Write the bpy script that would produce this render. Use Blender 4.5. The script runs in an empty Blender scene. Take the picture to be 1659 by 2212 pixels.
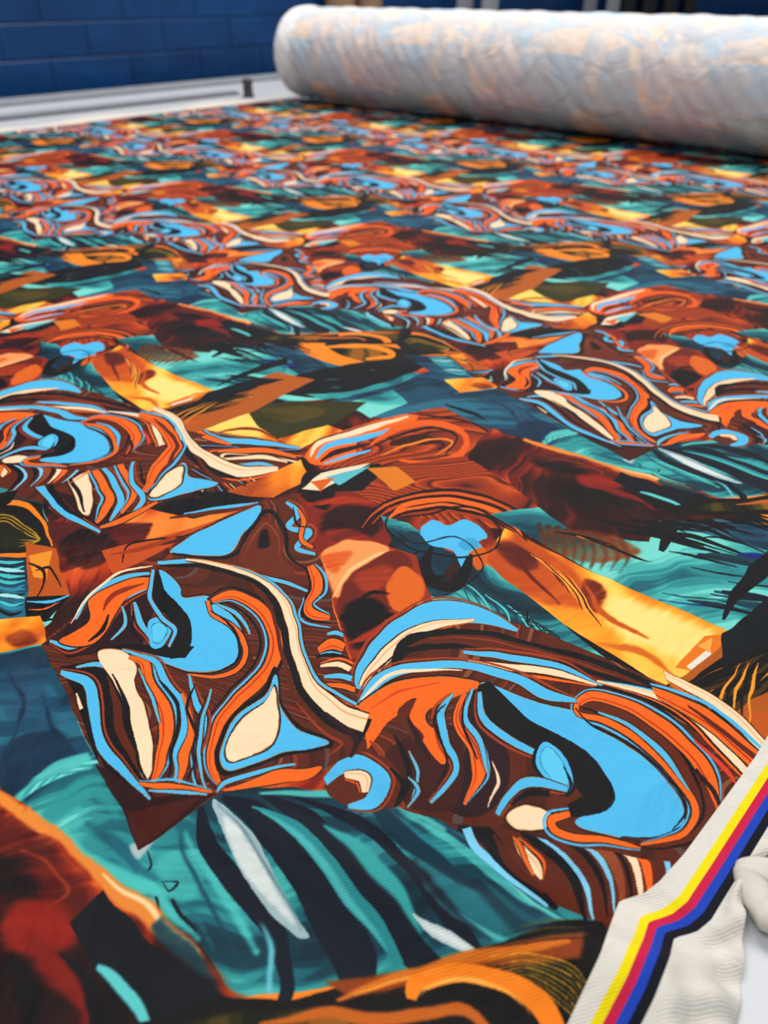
import bpy, bmesh, math, random
import numpy as np
from mathutils import Vector, Matrix
random.seed(3)
H=0.22; TZ=0.90
F=1650.0; CX,CY=829.5,1106.0
TH=math.radians(34.5); S,C=math.sin(TH),math.cos(TH)
D1=np.array([.665,.747]); D1/=np.linalg.norm(D1); D2=np.array([D1[1],-D1[0]])
L1,L2=1.43,1.515
N=2560
def sst(a,b,x):
    t=np.clip((x-a)/(b-a),0,1); return t*t*(3-2*t)
def hgt(p,q):
    p=np.asarray(p,float); q=np.asarray(q,float)
    t=(p-.57)*.95-(q+.137)*.313
    amp=sst(-.95,-.35,q)*(1-sst(1.2,2.0,p))
    u=t+.06
    z=amp*(.043*np.exp(-(u/np.where(u>0,.036,.09))**2)-.009*np.exp(-((t-.03)/.03)**2))
    fl=sst(-7,-5.5,q)*(1-sst(4.5,5.6,p))
    z=z+.006*(1+np.sin(3.1*p+1.7*q+1))*fl+.004*(1+np.sin(6.3*q-2.2*p))*(1-sst(4.5,5.6,p))
    return z+.014
def toPQ(pts):
    pts=np.asarray(pts,float)
    a=(pts[:,0]-CX)/F; b=(pts[:,1]-CY)/F
    den=S+b*C; x=a/den; y=(C-b*S)/den
    k=np.ones(len(pts))
    for _ in range(14):
        X=x*k;Y=y*k
        p=X*D1[0]+Y*D1[1]; q=X*D2[0]+Y*D2[1]
        k=.4*k+.6*(1-hgt(p,q))
    return np.stack([p,q],1)
def W(p,q,z=0.0):
    return Vector(((p*D1[0]+q*D2[0])*H,(p*D1[1]+q*D2[1])*H,TZ+z*H))
def hx(s):
    s=s.lstrip('#'); return np.array([int(s[i:i+2],16)/255 for i in (0,2,4)],np.float32)
rng=np.random.default_rng(7)
fr=np.fft.fftfreq(N)[:,None]; fc=np.fft.rfftfreq(N)[None,:]
def noise(lx,ly,ang=0,rough=0.0):
    lx*=N/2048; ly*=N/2048
    w=np.fft.rfft2(rng.standard_normal((N,N)).astype(np.float32))
    ca,sa=math.cos(ang),math.sin(ang)
    u=fr*ca+fc*sa; v=-fr*sa+fc*ca
    r2=(u*lx)**2+(v*ly)**2
    g=np.exp(-r2*8)
    if rough: g=g+rough/(1+(r2*16))**1.5
    o=np.fft.irfft2(w*g,s=(N,N)); o=(o-o.mean())/o.std()
    return o.astype(np.float32)
def n01(z): return .5+.5*np.tanh(.85*z)
II,JJ=np.meshgrid(np.arange(N,dtype=np.float32),np.arange(N,dtype=np.float32),indexing='ij')
def warp(f,a,b,amt):
    return f[(II+(a*amt)).astype(int)%N,(JJ+(b*amt)).astype(int)%N]
def ramp(t,cols,pos=None):
    cols=np.array([hx(c) for c in cols]); 
    if pos is None: pos=np.linspace(0,1,len(cols))
    return np.stack([np.interp(t,pos,cols[:,k]) for k in range(3)],-1).astype(np.float32)
def step(v,n,s=.25):
    x=v*n; f=np.floor(x); t=np.clip((x-f)/s,0,1); return np.clip((f+t*t*(3-2*t))/n*.75+v*.25,0,1)
na=noise(260,260); nb=noise(260,260); ncf=noise(60,60,0,.25); nc2=noise(40,40); nd2=noise(40,40)
st1=warp(noise(420,60,.9,.25),na,nb,80); st2=warp(noise(380,38,-.5,.3),nb,na,70)
hair=warp(warp(noise(260,9,.7),na,nb,90),nc2,nd2,6); hair2=warp(warp(noise(220,10,-.4),nb,na,90),nc2,nd2,6)
ink=warp(warp(noise(330,26,.75,.02),na,nb,90),nc2,nd2,7)
ink2=warp(warp(noise(260,34,.2,.02),nb,na,110),nc2,nd2,7)
TEAL=ramp(step(n01(st1*.9+ncf*.3+hair*.2+.05),5,.45),['#0c2630','#164a56','#2b7b80','#46a09b','#7accc0'])
TEALINK=TEAL.copy(); m_=(ink>1.2)[...,None]; TEALINK=np.where(m_,hx('#0b1119'),TEALINK); m_=((ink2>1.4))[...,None]; TEALINK=np.where(m_,hx('#14303f'),TEALINK)
NAVY=ramp(step(n01(st1*.6+ncf*.35+hair*.25),4),['#0b1a26','#123042','#1d465a','#2f6c7e'])
SMOKE=ramp(step(n01(warp(noise(260,150,.6,.1),na,nb,70)+.12*ncf+.15*hair2-.1),4,.9),['#120607','#340e09','#7a250e','#c04e18','#ec8a3c'])
AMBER=ramp(n01(st2*.8+.10*ncf+.10*hair+.12),['#8e3a0c','#e67e1a','#fca033','#ffcb66'])
OLIVE=ramp(step(n01(st2+.2*ncf),4),['#0d0e0c','#222210','#453c10','#95601c'])
bm_=warp(noise(300,170,.4),na,nb,120)
tt=(bm_*3.4+.03*hair)%1
BROWN=ramp(tt,['#823410','#953c12','#c05818','#6e270e','#220c09','#6e270e','#823410'],[0,.3,.6,.78,.84,.9,1])
def bands(fld,pal):
    o=np.zeros((N,N,3),np.float32); prev=0
    for c,e in pal:
        o[(fld>=prev)&(fld<e)]=hx(c); prev=e
    return o
mg=warp(noise(460,260,1.0),nb,na,190)
MARB2=bands((mg*1.2)%1,[('#5e2812',.24),('#120c0e',.30),('#5e2812',.40),('#56aeda',.44),('#31131a',.55),('#120c0e',.60),('#6e2e14',.72),('#f26a1c',.77),('#120c0e',.80),('#552210',.90),('#f3caa0',.94),('#1c0e0e',1.0)])
IMG=SMOKE.copy()
BLK='#110d10'; BRN='#5e2812'; MAR='#31131a'; ORG='#f86a1a'; BLU='#56b0de'; CRM='#f8d0aa'; NAV='#131d2a'; GLD='#a87038'
NEST=False
def cr(pts,closed,n=8):
    P=np.asarray(pts,float); m=len(P); out=[]
    rngI=range(m) if closed else range(m-1)
    for i in rngI:
        if closed: p0,p1,p2,p3=P[(i-1)%m],P[i],P[(i+1)%m],P[(i+2)%m]
        else: p0,p1,p2,p3=P[max(i-1,0)],P[i],P[i+1],P[min(i+2,m-1)]
        t=np.linspace(0,1,n,endpoint=False)[:,None]
        out.append(.5*((2*p1)+(-p0+p2)*t+(2*p0-5*p1+4*p2-p3)*t**2+(-p0+3*p1-3*p2+p3)*t**3))
    if not closed: out.append(P[-1:])
    return np.vstack(out)
def box(m,r,ax):
    if r<1: return m
    c=np.cumsum(np.pad(m,[(r+1,r) if a==ax else (0,0) for a in (0,1)]),axis=ax)
    n=m.shape[ax]
    return ((c[2*r+1:2*r+1+n] - c[:n]) if ax==0 else (c[:,2*r+1:2*r+1+n]-c[:,:n]))/(2*r+1)
def fill(px,col,blur=1,alpha=1.0):
    if blur>1: blur=int(1+blur*.75)
    pq=toPQ(px)
    r=pq[:,0]/L1*N; c=pq[:,1]/L2*N
    pad=3*blur+3
    r0=int(math.floor(r.min()))-pad; c0=int(math.floor(c.min()))-pad
    h=int(r.max())+pad-r0+1; w=int(c.max())+pad-c0+1
    if h>6000 or w>6000: return
    cnt=np.zeros((h,w+1),np.int32)
    n=len(r)
    for i in range(n):
        ra,ca_,rb,cb=r[i]-r0,c[i]-c0,r[(i+1)%n]-r0,c[(i+1)%n]-c0
        if ra>rb: ra,ca_,rb,cb=rb,cb,ra,ca_
        i0=math.ceil(ra); i1=math.ceil(rb)
        if i1<=i0: continue
        rr=np.arange(i0,i1); xs=ca_+(rr-ra)*(cb-ca_)/(rb-ra)
        np.add.at(cnt,(rr,np.clip(np.ceil(xs).astype(int),0,w)),1)
    m=(np.cumsum(cnt,1)[:,:w]%2).astype(np.float32)
    for _ in range(2 if blur>1 else 1):
        m=box(box(m,blur,0),blur,1)
    m=m[:,:,None]*alpha
    ix=np.ix_(np.arange(r0,r0+h)%N,np.arange(c0,c0+w)%N)
    if blur>3:
        e_=m[:,:,0]*(1-m[:,:,0])*2.5
        m=np.clip(m+((.25*hair[ix]+.22*ncf[ix])*e_)[:,:,None],0,1)
    if isinstance(col,str): cc=hx(col)[None,None,:]
    else: cc=col[ix]
    IMG[ix]=IMG[ix]*(1-m)+cc*m
def jit(P,a):
    if a<=0: return P
    z=rng.standard_normal((len(P),2)); z=(z+np.roll(z,1,0))*.6
    return P+z*a
def poly(pts,col,blur=1,alpha=1.0):
    fill(np.asarray(pts,float),col,blur,alpha)
def blob(pts,col,blur=1,alpha=1.0,j=.7):
    if NEST and col in (BLU,ORG,CRM) and blur<=1:
        P=np.asarray(pts,float); cen=P.mean(0); d=P-cen; L=np.maximum(np.linalg.norm(d,axis=1)[:,None],1)
        fill(cr(cen+d*(1+5/L),True),BLK); fill(cr(cen+d*(1+2/L),True),GLD)
    fill(jit(cr(pts,True),j),col,blur,alpha)
RC=[0]
def rib(pts,w,col,blur=1,alpha=1.0,j=.35,raw=False):
    P=np.asarray(pts,float)
    if np.isscalar(w): w=[w*.35]+[w]*(len(P)-2)+[w*.35] if len(P)>2 else [w,w]
    Q=cr(np.column_stack([P,np.asarray(w,float)]),False,10)
    d=np.gradient(Q[:,:2],axis=0); d/=np.linalg.norm(d,axis=1)[:,None]+1e-9
    n1=np.stack([-d[:,1],d[:,0]],1); ww=np.maximum(Q[:,2:3],.6)
    def st(off,width,c,jj=0):
        a=Q[:,:2]+n1*off; nn=n1*width/2
        fill(jit(np.vstack([a+nn,(a-nn)[::-1]]),jj),c,blur,alpha)
    mw=max(w)
    if NEST and not raw and blur<=1 and col in (BLU,ORG,CRM) and mw>=7:
        RC[0]+=1
        st(0,ww+6*ww/mw,BLK); st(0,ww+2,GLD)
        if mw>=12:
            sg=1 if RC[0]%2 else -1
            c2={BLU:'#9a421c',ORG:BLU,CRM:ORG}[col]
            st(sg*(ww/2+8*ww/mw),5.5*ww/mw,c2)
        st(0,ww,col,j)
        if mw>=22 and col==ORG: st(ww*.22,ww*.10,'#9a3210')
        if mw>=22 and col==CRM: st(-ww*.2,ww*.08,'#d89a6c')
        return
    st(0,ww,col,j)
def band(pts,layers):
    for w,c in layers: rib(pts,w,c)
def rimmed(pts,layers):
    P=np.asarray(pts,float); cen=P.mean(0)
    for off,c in layers:
        d=P-cen; L=np.linalg.norm(d,axis=1)[:,None]
        fill(jit(cr(cen+d*(1+off/np.maximum(L,1)),True),.5),c)

# ============ MID REGION =============
poly([(480,700),(1000,700),(1100,780),(1040,850),(940,880),(720,860),(500,880),(420,820)],TEALINK)
poly([(480,735),(600,720),(720,800),(640,812)],NAVY); poly([(840,790),(1010,745),(1060,770),(930,812)],SMOKE); poly([(520,800),(600,780),(690,835),(600,850)],'#54aca4',1,.8)
poly([(700,870),(860,830),(990,770),(1050,840),(960,885),(830,905)],NAVY)
poly([(740,872),(850,842),(880,870),(800,902)],TEAL)
blob([(600,715),(740,728),(900,745),(965,768),(900,800),(760,795),(660,765)],'#ee8420')
blob([(700,742),(800,745),(900,762),(860,785),(760,775)],OLIVE)
rib([(690,750),(800,748),(850,768),(790,775)],10,'#f08a24')
poly([(400,890),(500,872),(620,890),(740,930),(640,985),(560,955),(430,925)],AMBER)
blob([(430,905),(500,890),(560,910),(520,935)],'#ffd070',10,.8); rib([(470,935),(540,925),(610,955)],[2,6,2],'#7a3010',3)
poly([(525,878),(620,866),(790,868),(730,912),(600,948),(560,925)],'#3a3812')
blob([(560,885),(650,878),(700,890),(620,915)],'#544814',6,.7)
for k in range(18):
    y=872-k*4.0; x=470+k*11
    rib([(x,y+random.uniform(-8,8)),(x+130,y-22),(x+260,y-30+random.uniform(-8,8)),(x+400,y-62)],random.choice([3,5,8,11]),'#0c1016')
poly([(430,930),(560,945),(660,975),(640,1000),(500,1070),(300,1080),(260,1010),(380,900)],MARB2)
NEST=True
rib([(440,930),(480,950),(560,955),(650,968)],10,BLU); rib([(470,975),(560,972),(640,985)],10,ORG); rib([(480,992),(560,987),(620,997)],8,CRM); rib([(420,915),(440,940),(500,960)],9,ORG); rib([(500,1005),(560,1002),(600,1010)],7,BLU)
NEST=False
poly([(480,1068),(570,1030),(650,990),(668,1035),(590,1075)],AMBER)
poly([(480,1068),(560,1040),(540,1072)],'#9a4812',4,.7)
poly([(640,975),(720,935),(880,893),(1070,858),(1090,900),(1030,960),(1000,1010),(830,1030),(700,1020)],BROWN)
blob([(660,990),(680,955),(740,930),(880,893),(900,905),(860,925),(780,945),(760,985),(700,1005)],ORG)
rib([(668,985),(700,952),(780,930),(880,900)],12,CRM); rib([(680,990),(715,962),(790,945),(850,925)],12,BLU); rib([(690,997),(730,976),(800,958)],11,MAR); rib([(700,1002),(750,985),(800,972)],7,BLU); rib([(664,975),(690,950),(760,928),(850,902)],3,BLK)
rib([(800,960),(860,925),(940,915),(1000,935),(1000,975),(940,1000),(860,995)],14,'#dc6018')
rib([(790,972),(860,940),(940,925),(985,945),(960,985)],5,BLK); rib([(840,960),(900,950),(950,955)],22,'#3b150c',4)
rib([(820,985),(880,960),(950,948),(975,960),(940,985)],4,'#ec842e')
rib([(880,893),(940,900),(1010,910),(1060,940),(1062,980)],4,BLK)
poly([(940,872),(1030,860),(1180,885),(1190,965),(1060,930)],NAVY)
blob([(1040,880),(1100,890),(1150,930),(1090,920)],'#2a5268',8,.5)
rib([(960,874),(1040,900),(1120,945)],[3,8,3],'#0a1018')
poly([(640,1065),(690,1040),(840,1040),(860,1110),(840,1180),(690,1205)],'#7c260e')
blob([(690,1120),(760,1090),(830,1110),(800,1160),(720,1170)],'#200807',14,.9)
blob([(650,1070),(720,1060),(700,1100)],'#140707',6,.9)
blob([(700,1150),(760,1140),(800,1165),(740,1190)],'#a83614',8,.7)
rib([(660,1090),(740,1080),(830,1090)],[4,16,4],'#a83a16',5,.8)
poly([(690,1015),(830,1010),(1000,985),(1110,1040),(1230,1165),(1080,1140),(850,1110),(760,1060)],BROWN)
poly([(660,1020),(820,1000),(830,1020),(780,1060),(640,1066)],BLK)
poly([(690,1022),(800,1000),(690,1060),(650,1055)],'#ecd2b0'); poly([(700,1030),(800,1006),(730,1048)],'#62b0ba'); poly([(668,1040),(720,1030),(690,1062)],'#d0621c')
poly([(790,1012),(850,1008),(900,1040),(850,1060)],'#d0781e')
for k in range(8):
    o=k*11
    rib([(770+o,1140-o*.2),(830+o*.6,1085+o*.35),(960,1058+o*.6),(1090-o*.4,1088+o*.5),(1170-o*.7,1150+o*.3)],[2,5,7,5,2],['#230d09','#c85c18','#1c0a08','#b04c12','#1c0c0c','#e06a1e','#140808','#963c10'][k])
rib([(830,1130),(880,1090),(980,1080),(1080,1110),(1130,1160)],10,'#f06a1c')
poly([(1060,1110),(1250,1080),(1420,1130),(1700,1200),(1760,1330),(1590,1372),(1290,1240)],TEAL)
poly([(1010,985),(1060,925),(1190,965),(1310,1060),(1420,1120),(1400,1170),(1240,1150),(1120,1060)],SMOKE)
poly([(1030,985),(1065,935),(1180,965),(1140,1030),(1090,1040)],'#d9763a'); blob([(1030,985),(1060,945),(1120,960),(1150,990),(1080,1000)],'#f6a86c',5,.95)
blob([(1130,1040),(1180,990),(1260,1010),(1310,1080),(1230,1110)],'#120606',10,.92)
blob([(1200,1000),(1250,1010),(1240,1050),(1190,1040)],'#8a1e12',10,.7)
rib([(1180,985),(1150,1040),(1170,1090)],[4,14,4],'#1c0a08'); rib([(1130,960),(1100,1000),(1120,1050)],[3,8,3],'#963e1a')
blob([(1090,1000),(1120,985),(1135,1010),(1100,1030)],BLU); rib([(1095,1015),(1115,1000),(1130,1005)],[2,7,2],'#7a2c12')
for k in range(38):
    x=1230+random.uniform(0,320); y=1065+random.uniform(-5,75)+ (x-1220)*.08
    l=random.uniform(90,240)
    rib([(x,y),(x+l*.4,y+l*.06+random.uniform(-10,10)),(x+l,y+l*.22+random.uniform(-14,14))],random.choice([4,6,9,13]),'#0a0d12')
rib([(1430,1100),(1445,1140),(1425,1190)],[14,30,12],'#0a0d12')
for k in range(16):
    x=1400+random.uniform(0,230); y=1180+random.uniform(0,130)
    rib([(x,y),(x+60,y+10),(x+150,y+26+random.uniform(-10,10))],random.choice([3,5,10,16]),random.choice(['#12303c','#0e1a2a','#1a2a70','#0a0f16','#14424c']),2)
rib([(1560,1340),(1600,1270),(1680,1200)],[6,30,50],'#0b0e14')
for k in range(9):
    x=1160+k*22; rib([(x,1130+k*4),(x+18,1175+k*3),(x+5,1215+k*3)],[16,10,2],'#552412',4,.8)
blob([(1160,1150),(1300,1150),(1380,1190),(1300,1215),(1200,1195)],'#7e3c16',10,.7)
for k in range(8): rib([(1200+k*16,1150+k*3),(1290+k*10,1165+k*5),(1350+k*8,1200+k*2)],[2,5,1],random.choice(['#1a0c08','#c87634','#341208']))
poly([(1040,1215),(1090,1140),(1290,1240),(1590,1372),(1500,1445),(1430,1482),(1300,1400),(1150,1310)],AMBER)
blob([(1040,1205),(1110,1160),(1250,1240),(1270,1310),(1160,1300)],'#b04c10',14,.85)
blob([(1070,1180),(1110,1170),(1160,1220),(1120,1230)],'#5a1e0a',10,.8)
blob([(1330,1290),(1450,1330),(1540,1370),(1480,1430),(1380,1390),(1310,1340)],'#ffd684',24,.95)
blob([(1265,1250),(1305,1270),(1295,1325),(1255,1295)],'#6a240a',8,.85)
rib([(1100,1180),(1140,1240),(1210,1310)],[3,8,2],'#5a1c0a',3); rib([(1260,1255),(1310,1330),(1400,1380)],[3,12,3],'#b8580e',5); rib([(1290,1390),(1380,1405),(1450,1455)],[3,16,6],'#c86a16',6)
for k in range(9): rib([(1115+k*14,1180+k*8),(1180+k*12,1222+k*11),(1215+k*12,1270+k*12)],[1,4,1],random.choice(['#4c180c','#3a120a','#f8a040']))
poly([(1455,1440),(1520,1375),(1590,1372),(1550,1430),(1500,1450)],'#dc761c'); poly([(1480,1440),(1530,1400),(1540,1430),(1495,1448)],'#dcd5c8'); poly([(1505,1395),(1540,1378),(1530,1410)],'#e8a050')
poly([(820,1115),(880,1130),(960,1190),(1060,1225),(1160,1305),(1330,1440),(1180,1400),(930,1300),(890,1230),(850,1180)],TEAL)
blob([(880,1150),(960,1200),(980,1270),(930,1290),(890,1220)],'#123c4c',10,.8)
for k in range(9): rib([(960+k*22,1235+k*12),(1000+k*22,1270+k*12),(1020+k*22,1330+k*9)],[2,5,1],random.choice(['#14424e','#5ab6b0','#1c5c68']))
blob([(905,1150),(930,1122),(965,1136),(1000,1122),(1035,1135),(1050,1158),(1028,1168),(1050,1195),(1022,1215),(1000,1232),(975,1192),(925,1178)],BLU)
blob([(985,1175),(1010,1160),(1030,1178),(1005,1190)],'#3a92b8',3,.7)
blob([(1010,1200),(1040,1180),(1056,1205),(1030,1232)],'#c4601f',3)
rib([(930,1182),(920,1225),(938,1248),(968,1240)],[6,24,16,6],BLK); rib([(905,1190),(880,1220),(925,1262),(985,1258),(1018,1200)],[3,8,14,34,10],BLK); rib([(925,1200),(900,1240),(960,1262)],[8,18,4],BLK)
rib([(985,1212),(968,1240),(975,1252)],22,'#3a1a12')
rib([(840,1110),(835,1145),(900,1190),(1010,1205),(1070,1180),(1080,1140),(1040,1105)],[2,4,3,4,4,4,1],'#140c0d')
rib([(850,1118),(930,1108),(1010,1095),(1090,1130),(1140,1170)],[2,4,4,4,2],'#140c0d')
rib([(855,1150),(900,1175),(980,1160),(1040,1215),(1010,1260),(950,1290)],[2,3,3,3,3,1],'#140c0d')
for k in range(7): rib([(1090+k*14,1315+k*9),(1120+k*14,1322+k*9),(1140+k*13,1350+k*8)],3,'#0c222a')
rib([(1135,1320),(1140,1350)],4,BLK)
poly([(680,1195),(760,1165),(850,1185),(900,1200),(930,1300),(880,1330),(760,1425),(720,1300)],'#8e3410')
blob([(690,1200),(750,1165),(840,1185),(790,1230),(730,1290),(710,1260)],'#e6945c',3)
blob([(690,1200),(760,1190),(720,1240)],'#cc561e',8,.8)
rib([(715,1290),(750,1240),(800,1205),(850,1190)],[3,7,7,3],'#fab882',2)
blob([(730,1300),(760,1240),(850,1190),(890,1225),(860,1300),(800,1350),(760,1400)],'#6a2410',3)
blob([(835,1260),(870,1225),(915,1255),(905,1300),(865,1320),(840,1300)],'#d0661f',3)
blob([(740,1330),(790,1290),(850,1330),(830,1360),(770,1400)],'#0e0506',12)
blob([(760,1250),(820,1215),(850,1240),(800,1280)],'#a8441a',10,.7)
rib([(770,1310),(800,1280),(840,1280)],[3,8,2],'#140606',3); rib([(750,1390),(800,1370),(860,1330)],[6,20,6],'#9c3614',6)
rib([(905,1300),(910,1330),(890,1360)],22,'#ee9844',4)
poly([(1440,1482),(1500,1440),(1600,1365),(1700,1260),(1860,1300),(1800,1500),(1700,1640),(1640,1600)],'#a65c1c')
for k in range(30):
    x=1470+random.uniform(0,60); y=1475+random.uniform(-10,80)
    rib([(x,y),(x+80,y-30+random.uniform(-25,25)),(x+200,y-120+random.uniform(-30,50))],random.choice([5,9,16]),random.choice(['#0e0d0c','#0e0d0c','#16160f','#4a340e','#dc8c2c','#0e0d0c']))
poly([(1560,1370),(1600,1340),(1659,1290),(1760,1300),(1640,1400),(1560,1440)],'#0c151c')
poly([(1540,1560),(1620,1535),(1680,1545),(1650,1610)],'#b45a1e')
for k in range(5): rib([(1545+k*18,1545+k*6),(1560+k*16,1500-k*6),(1600+k*10,1430)],[2,8,2],random.choice(['#f0962e','#140e0c']))
# ============ strips left of A ============
poly([(90,1080),(400,1090),(560,1080),(480,1120),(300,1210),(110,1345),(140,1290)],SMOKE)
poly([(100,1130),(330,1130),(300,1190),(120,1240)],'#521812',6,.9)
blob([(120,1180),(200,1140),(260,1190),(180,1230)],'#240b09',8,.8)
poly([(220,1190),(420,1140),(500,1110),(380,1185),(240,1240)],'#b8521c'); poly([(330,1180),(480,1130),(420,1165)],'#541d12')
rib([(265,1215),(275,1180),(330,1165),(410,1158)],[2,4,4,2],BLK); rib([(240,1200),(320,1180),(400,1150)],[3,10,3],'#963e14')
poly([(320,1100),(380,1060),(480,1062),(560,1078),(420,1120)],BLK); rib([(400,1110),(480,1095),(560,1085)],7,BLU); rib([(370,1120),(460,1105),(540,1095)],10,BRN); rib([(340,1095),(390,1070),(440,1075)],[3,14,4],'#3a1a10')
poly([(-60,1060),(90,1090),(115,1190),(0,1210),(-80,1200)],'#15160e')
blob([(-40,1120),(0,1105),(50,1130),(90,1165),(40,1185),(-20,1175)],'#26250f')
for o in (0,7,14): rib([(-30,1125+o),(10,1112+o),(60,1140+o),(85,1165),(40,1180-o)],2.2,'#b08a24')
rib([(-60,1100),(20,1085),(80,1110),(110,1180)],[6,12,10,4],'#ee801e'); rib([(-60,1205),(30,1200),(115,1190)],12,'#e67a1e')
poly([(55,1170),(118,1185),(150,1290),(100,1335),(55,1290)],'#b0581e'); poly([(60,1200),(110,1190),(100,1250),(70,1245)],'#e08c2e'); rib([(60,1215),(95,1235),(80,1290)],7,'#2a0f0a'); rib([(75,1230),(110,1225),(130,1270)],5,'#1a0a08')
poly([(-90,1200),(55,1205),(60,1330),(-60,1350)],NAVY)
for k in range(12): rib([(-20,1212+k*9),(20,1222+k*9+random.uniform(-8,8)),(52,1212+k*10)],[3,8,2],random.choice(['#4fb3b4','#0b141c','#33829a','#0b141c','#9cd4d2']))
poly([(55,1290),(155,1285),(100,1345),(60,1335)],'#120f0c'); rib([(60,1300),(110,1300),(150,1285)],7,BLU); rib([(65,1318),(100,1315),(130,1300)],4,'#f06a1e')
poly([(-60,1345),(90,1330),(105,1392),(-60,1425)],AMBER); blob([(10,1375),(60,1360),(85,1385),(30,1400)],'#5c1e0a',7,.7)
# ---- C lower part: dripping ribbons
NEST=True
CL=[(-20,985),(150,930),(400,930),(420,1010),(350,1085),(300,1112),(212,1158),(120,1112),(100,1090),(-20,1062)]
poly(CL,MARB2); poly(CL,BRN,1,.75)
poly([(90,1085),(212,1157),(300,1112),(240,1100),(120,1060)],'#341212')
rib([(-10,1005),(60,1022),(100,1070),(150,1115),(214,1150)],[12,15,15,14,5],BLU)
rib([(20,1000),(90,1030),(130,1085),(180,1120)],[4,12,14,4],BLK)
blob([(115,985),(160,985),(185,1020),(200,1080),(192,1112),(172,1098),(150,1045),(125,1010)],CRM)
rib([(130,1000),(165,1060),(185,1105)],[3,9,3],BLK)
rib([(170,975),(205,1020),(235,1070),(225,1105),(208,1130)],[6,14,17,14,4],ORG)
rib([(200,985),(245,1040),(258,1085),(238,1125)],[6,12,14,4],BLU)
rib([(250,960),(262,1010),(290,1060),(262,1110)],[5,12,14,4],ORG)
rib([(285,990),(285,1040),(310,1075),(285,1110)],[4,10,12,4],BLU); rib([(300,1000),(310,1040),(335,1070)],[2,6,2],BLK)
rib([(215,1140),(270,1120),(340,1085)],[4,9,4],ORG)
NEST=False
# ============ bottom left ============
poly([(-80,1425),(95,1392),(300,1832),(480,1712),(640,1700),(840,1720),(1010,1790),(1150,1935),(1290,1992),(1240,2060),(860,2110),(480,2160),(200,1900),(-80,1700)],TEAL)
poly([(-80,1430),(98,1395),(200,1630),(120,1665),(60,1730),(-80,1690)],NAVY)
blob([(0,1440),(60,1430),(120,1560),(80,1600),(10,1540)],'#2a5068',14,.6)
blob([(20,1600),(120,1580),(150,1640),(60,1720),(0,1680)],'#15344a',12,.8)
rib([(20,1450),(50,1520),(20,1600)],[3,10,2],'#0f2638',4,.8); rib([(90,1500),(120,1580),(170,1640)],[3,12,2],'#123044',4,.8)
rib([(30,1735),(110,1668),(195,1642)],[10,28,36],'#5cbab2',4,.9)
for k in range(10): rib([(50+k*14,1722-k*8),(70+k*15,1700-k*6),(92+k*14,1692-k*5)],[2,9,2],'#78cdc2' if k%2 else '#3a9694',2)
rib([(100,1770),(200,1700),(250,1780)],[30,50,20],'#35908e',10,.85)
rib([(130,1790),(200,1860),(320,1920),(430,2040)],[6,26,30,10],'#54b8b0',5,.9)
rib([(180,1780),(260,1830),(300,1880)],[10,26,10],'#1a5664',6,.9)
rib([(220,1790),(300,1870),(400,1950),(460,2060)],[3,14,16,4],'#226c76',5,.9)
blob([(470,1900),(500,1890),(520,1950),(490,1940)],'#122e40',6,.9)
blob([(340,1860),(400,1830),(440,1900),(400,1960),(350,1930)],'#4caca6',10,.8)
rib([(400,1790),(430,1860),(500,1960),(560,2060)],[4,18,22,6],'#54b4ae',4,.9); rib([(390,1800),(410,1880),(470,1990),(530,2090)],[3,9,9,3],'#174658',3,.9)
rib([(436,1742),(450,1830),(520,1920),(590,2010),(625,2110),(610,2170)],[14,44,56,44,30,24],NAV)
rib([(560,1990),(590,2060),(585,2150)],[3,14,10],'#6cb4be',3)
blob([(462,1728),(490,1745),(560,1820),(600,1910),(640,1985),(668,2018),(640,2022),(580,1975),(530,1900),(495,1830),(470,1770)],'#9db2b4',1)
blob([(480,1760),(530,1810),(570,1880),(605,1950),(635,2000),(570,1935),(510,1850)],'#d2dad4',4,.9)
rib([(470,1735),(530,1800),(585,1890),(650,2010)],[2,4,5,2],'#5c7880',2)
rib([(480,1722),(560,1770),(640,1860),(700,1960),(760,2060),(770,2150)],[12,60,74,86,90,60],NAV)
rib([(560,1715),(660,1770),(740,1850),(820,1950),(880,2040),(950,2110)],[6,46,54,60,70,56],NAV)
rib([(540,1745),(640,1790),(720,1880),(800,1985),(860,2080)],[5,30,42,38,22],'#2f8588',1); rib([(560,1755),(640,1800),(710,1880),(770,1960),(830,2050)],[3,14,20,16,4],'#58b2b0',3,.85)
rib([(640,1720),(760,1770),(860,1850),(960,1960),(1040,2080)],[6,28,26,44,40],NAV)
rib([(700,1780),(790,1850),(850,1930),(910,2010)],[4,34,34,6],'#3f9c9a',3)
rib([(890,1975),(960,2020),(1075,2090)],[4,30,6],'#b8c8c8',1); rib([(910,1990),(970,2025),(1040,2068)],[3,14,3],'#dfe6e0',3)
rib([(780,1740),(880,1800),(970,1900),(1060,2000),(1130,2040)],[20,46,60,60,20],'#2b7a82',8,.9)
rib([(800,1735),(850,1790),(930,1850),(1000,1900),(1060,1930)],[20,46,34,20,5],'#123240',3,.9)
rib([(930,1770),(1000,1830),(1080,1900)],[6,26,6],'#143242',3,.9)
rib([(860,1750),(950,1800),(1050,1880),(1150,1960)],[6,18,24,8],'#54b2ac',5,.9)
rib([(900,1890),(980,1970),(1090,2030),(1180,2050)],[4,16,18,4],'#66c0b8',4,.9); rib([(870,1850),(960,1950),(1060,2030)],[3,10,4],'#122f3e',3)
rib([(1040,1900),(1130,1980),(1220,2020)],[4,20,6],'#205e6a',5,.9); rib([(1090,1900),(1160,1960),(1250,2005)],[3,9,3],'#6cc4bc',3,.9)
rib([(560,1716),(700,1712),(850,1735),(960,1790)],[6,16,20,8],'#5ab4ae',3,.9)
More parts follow.
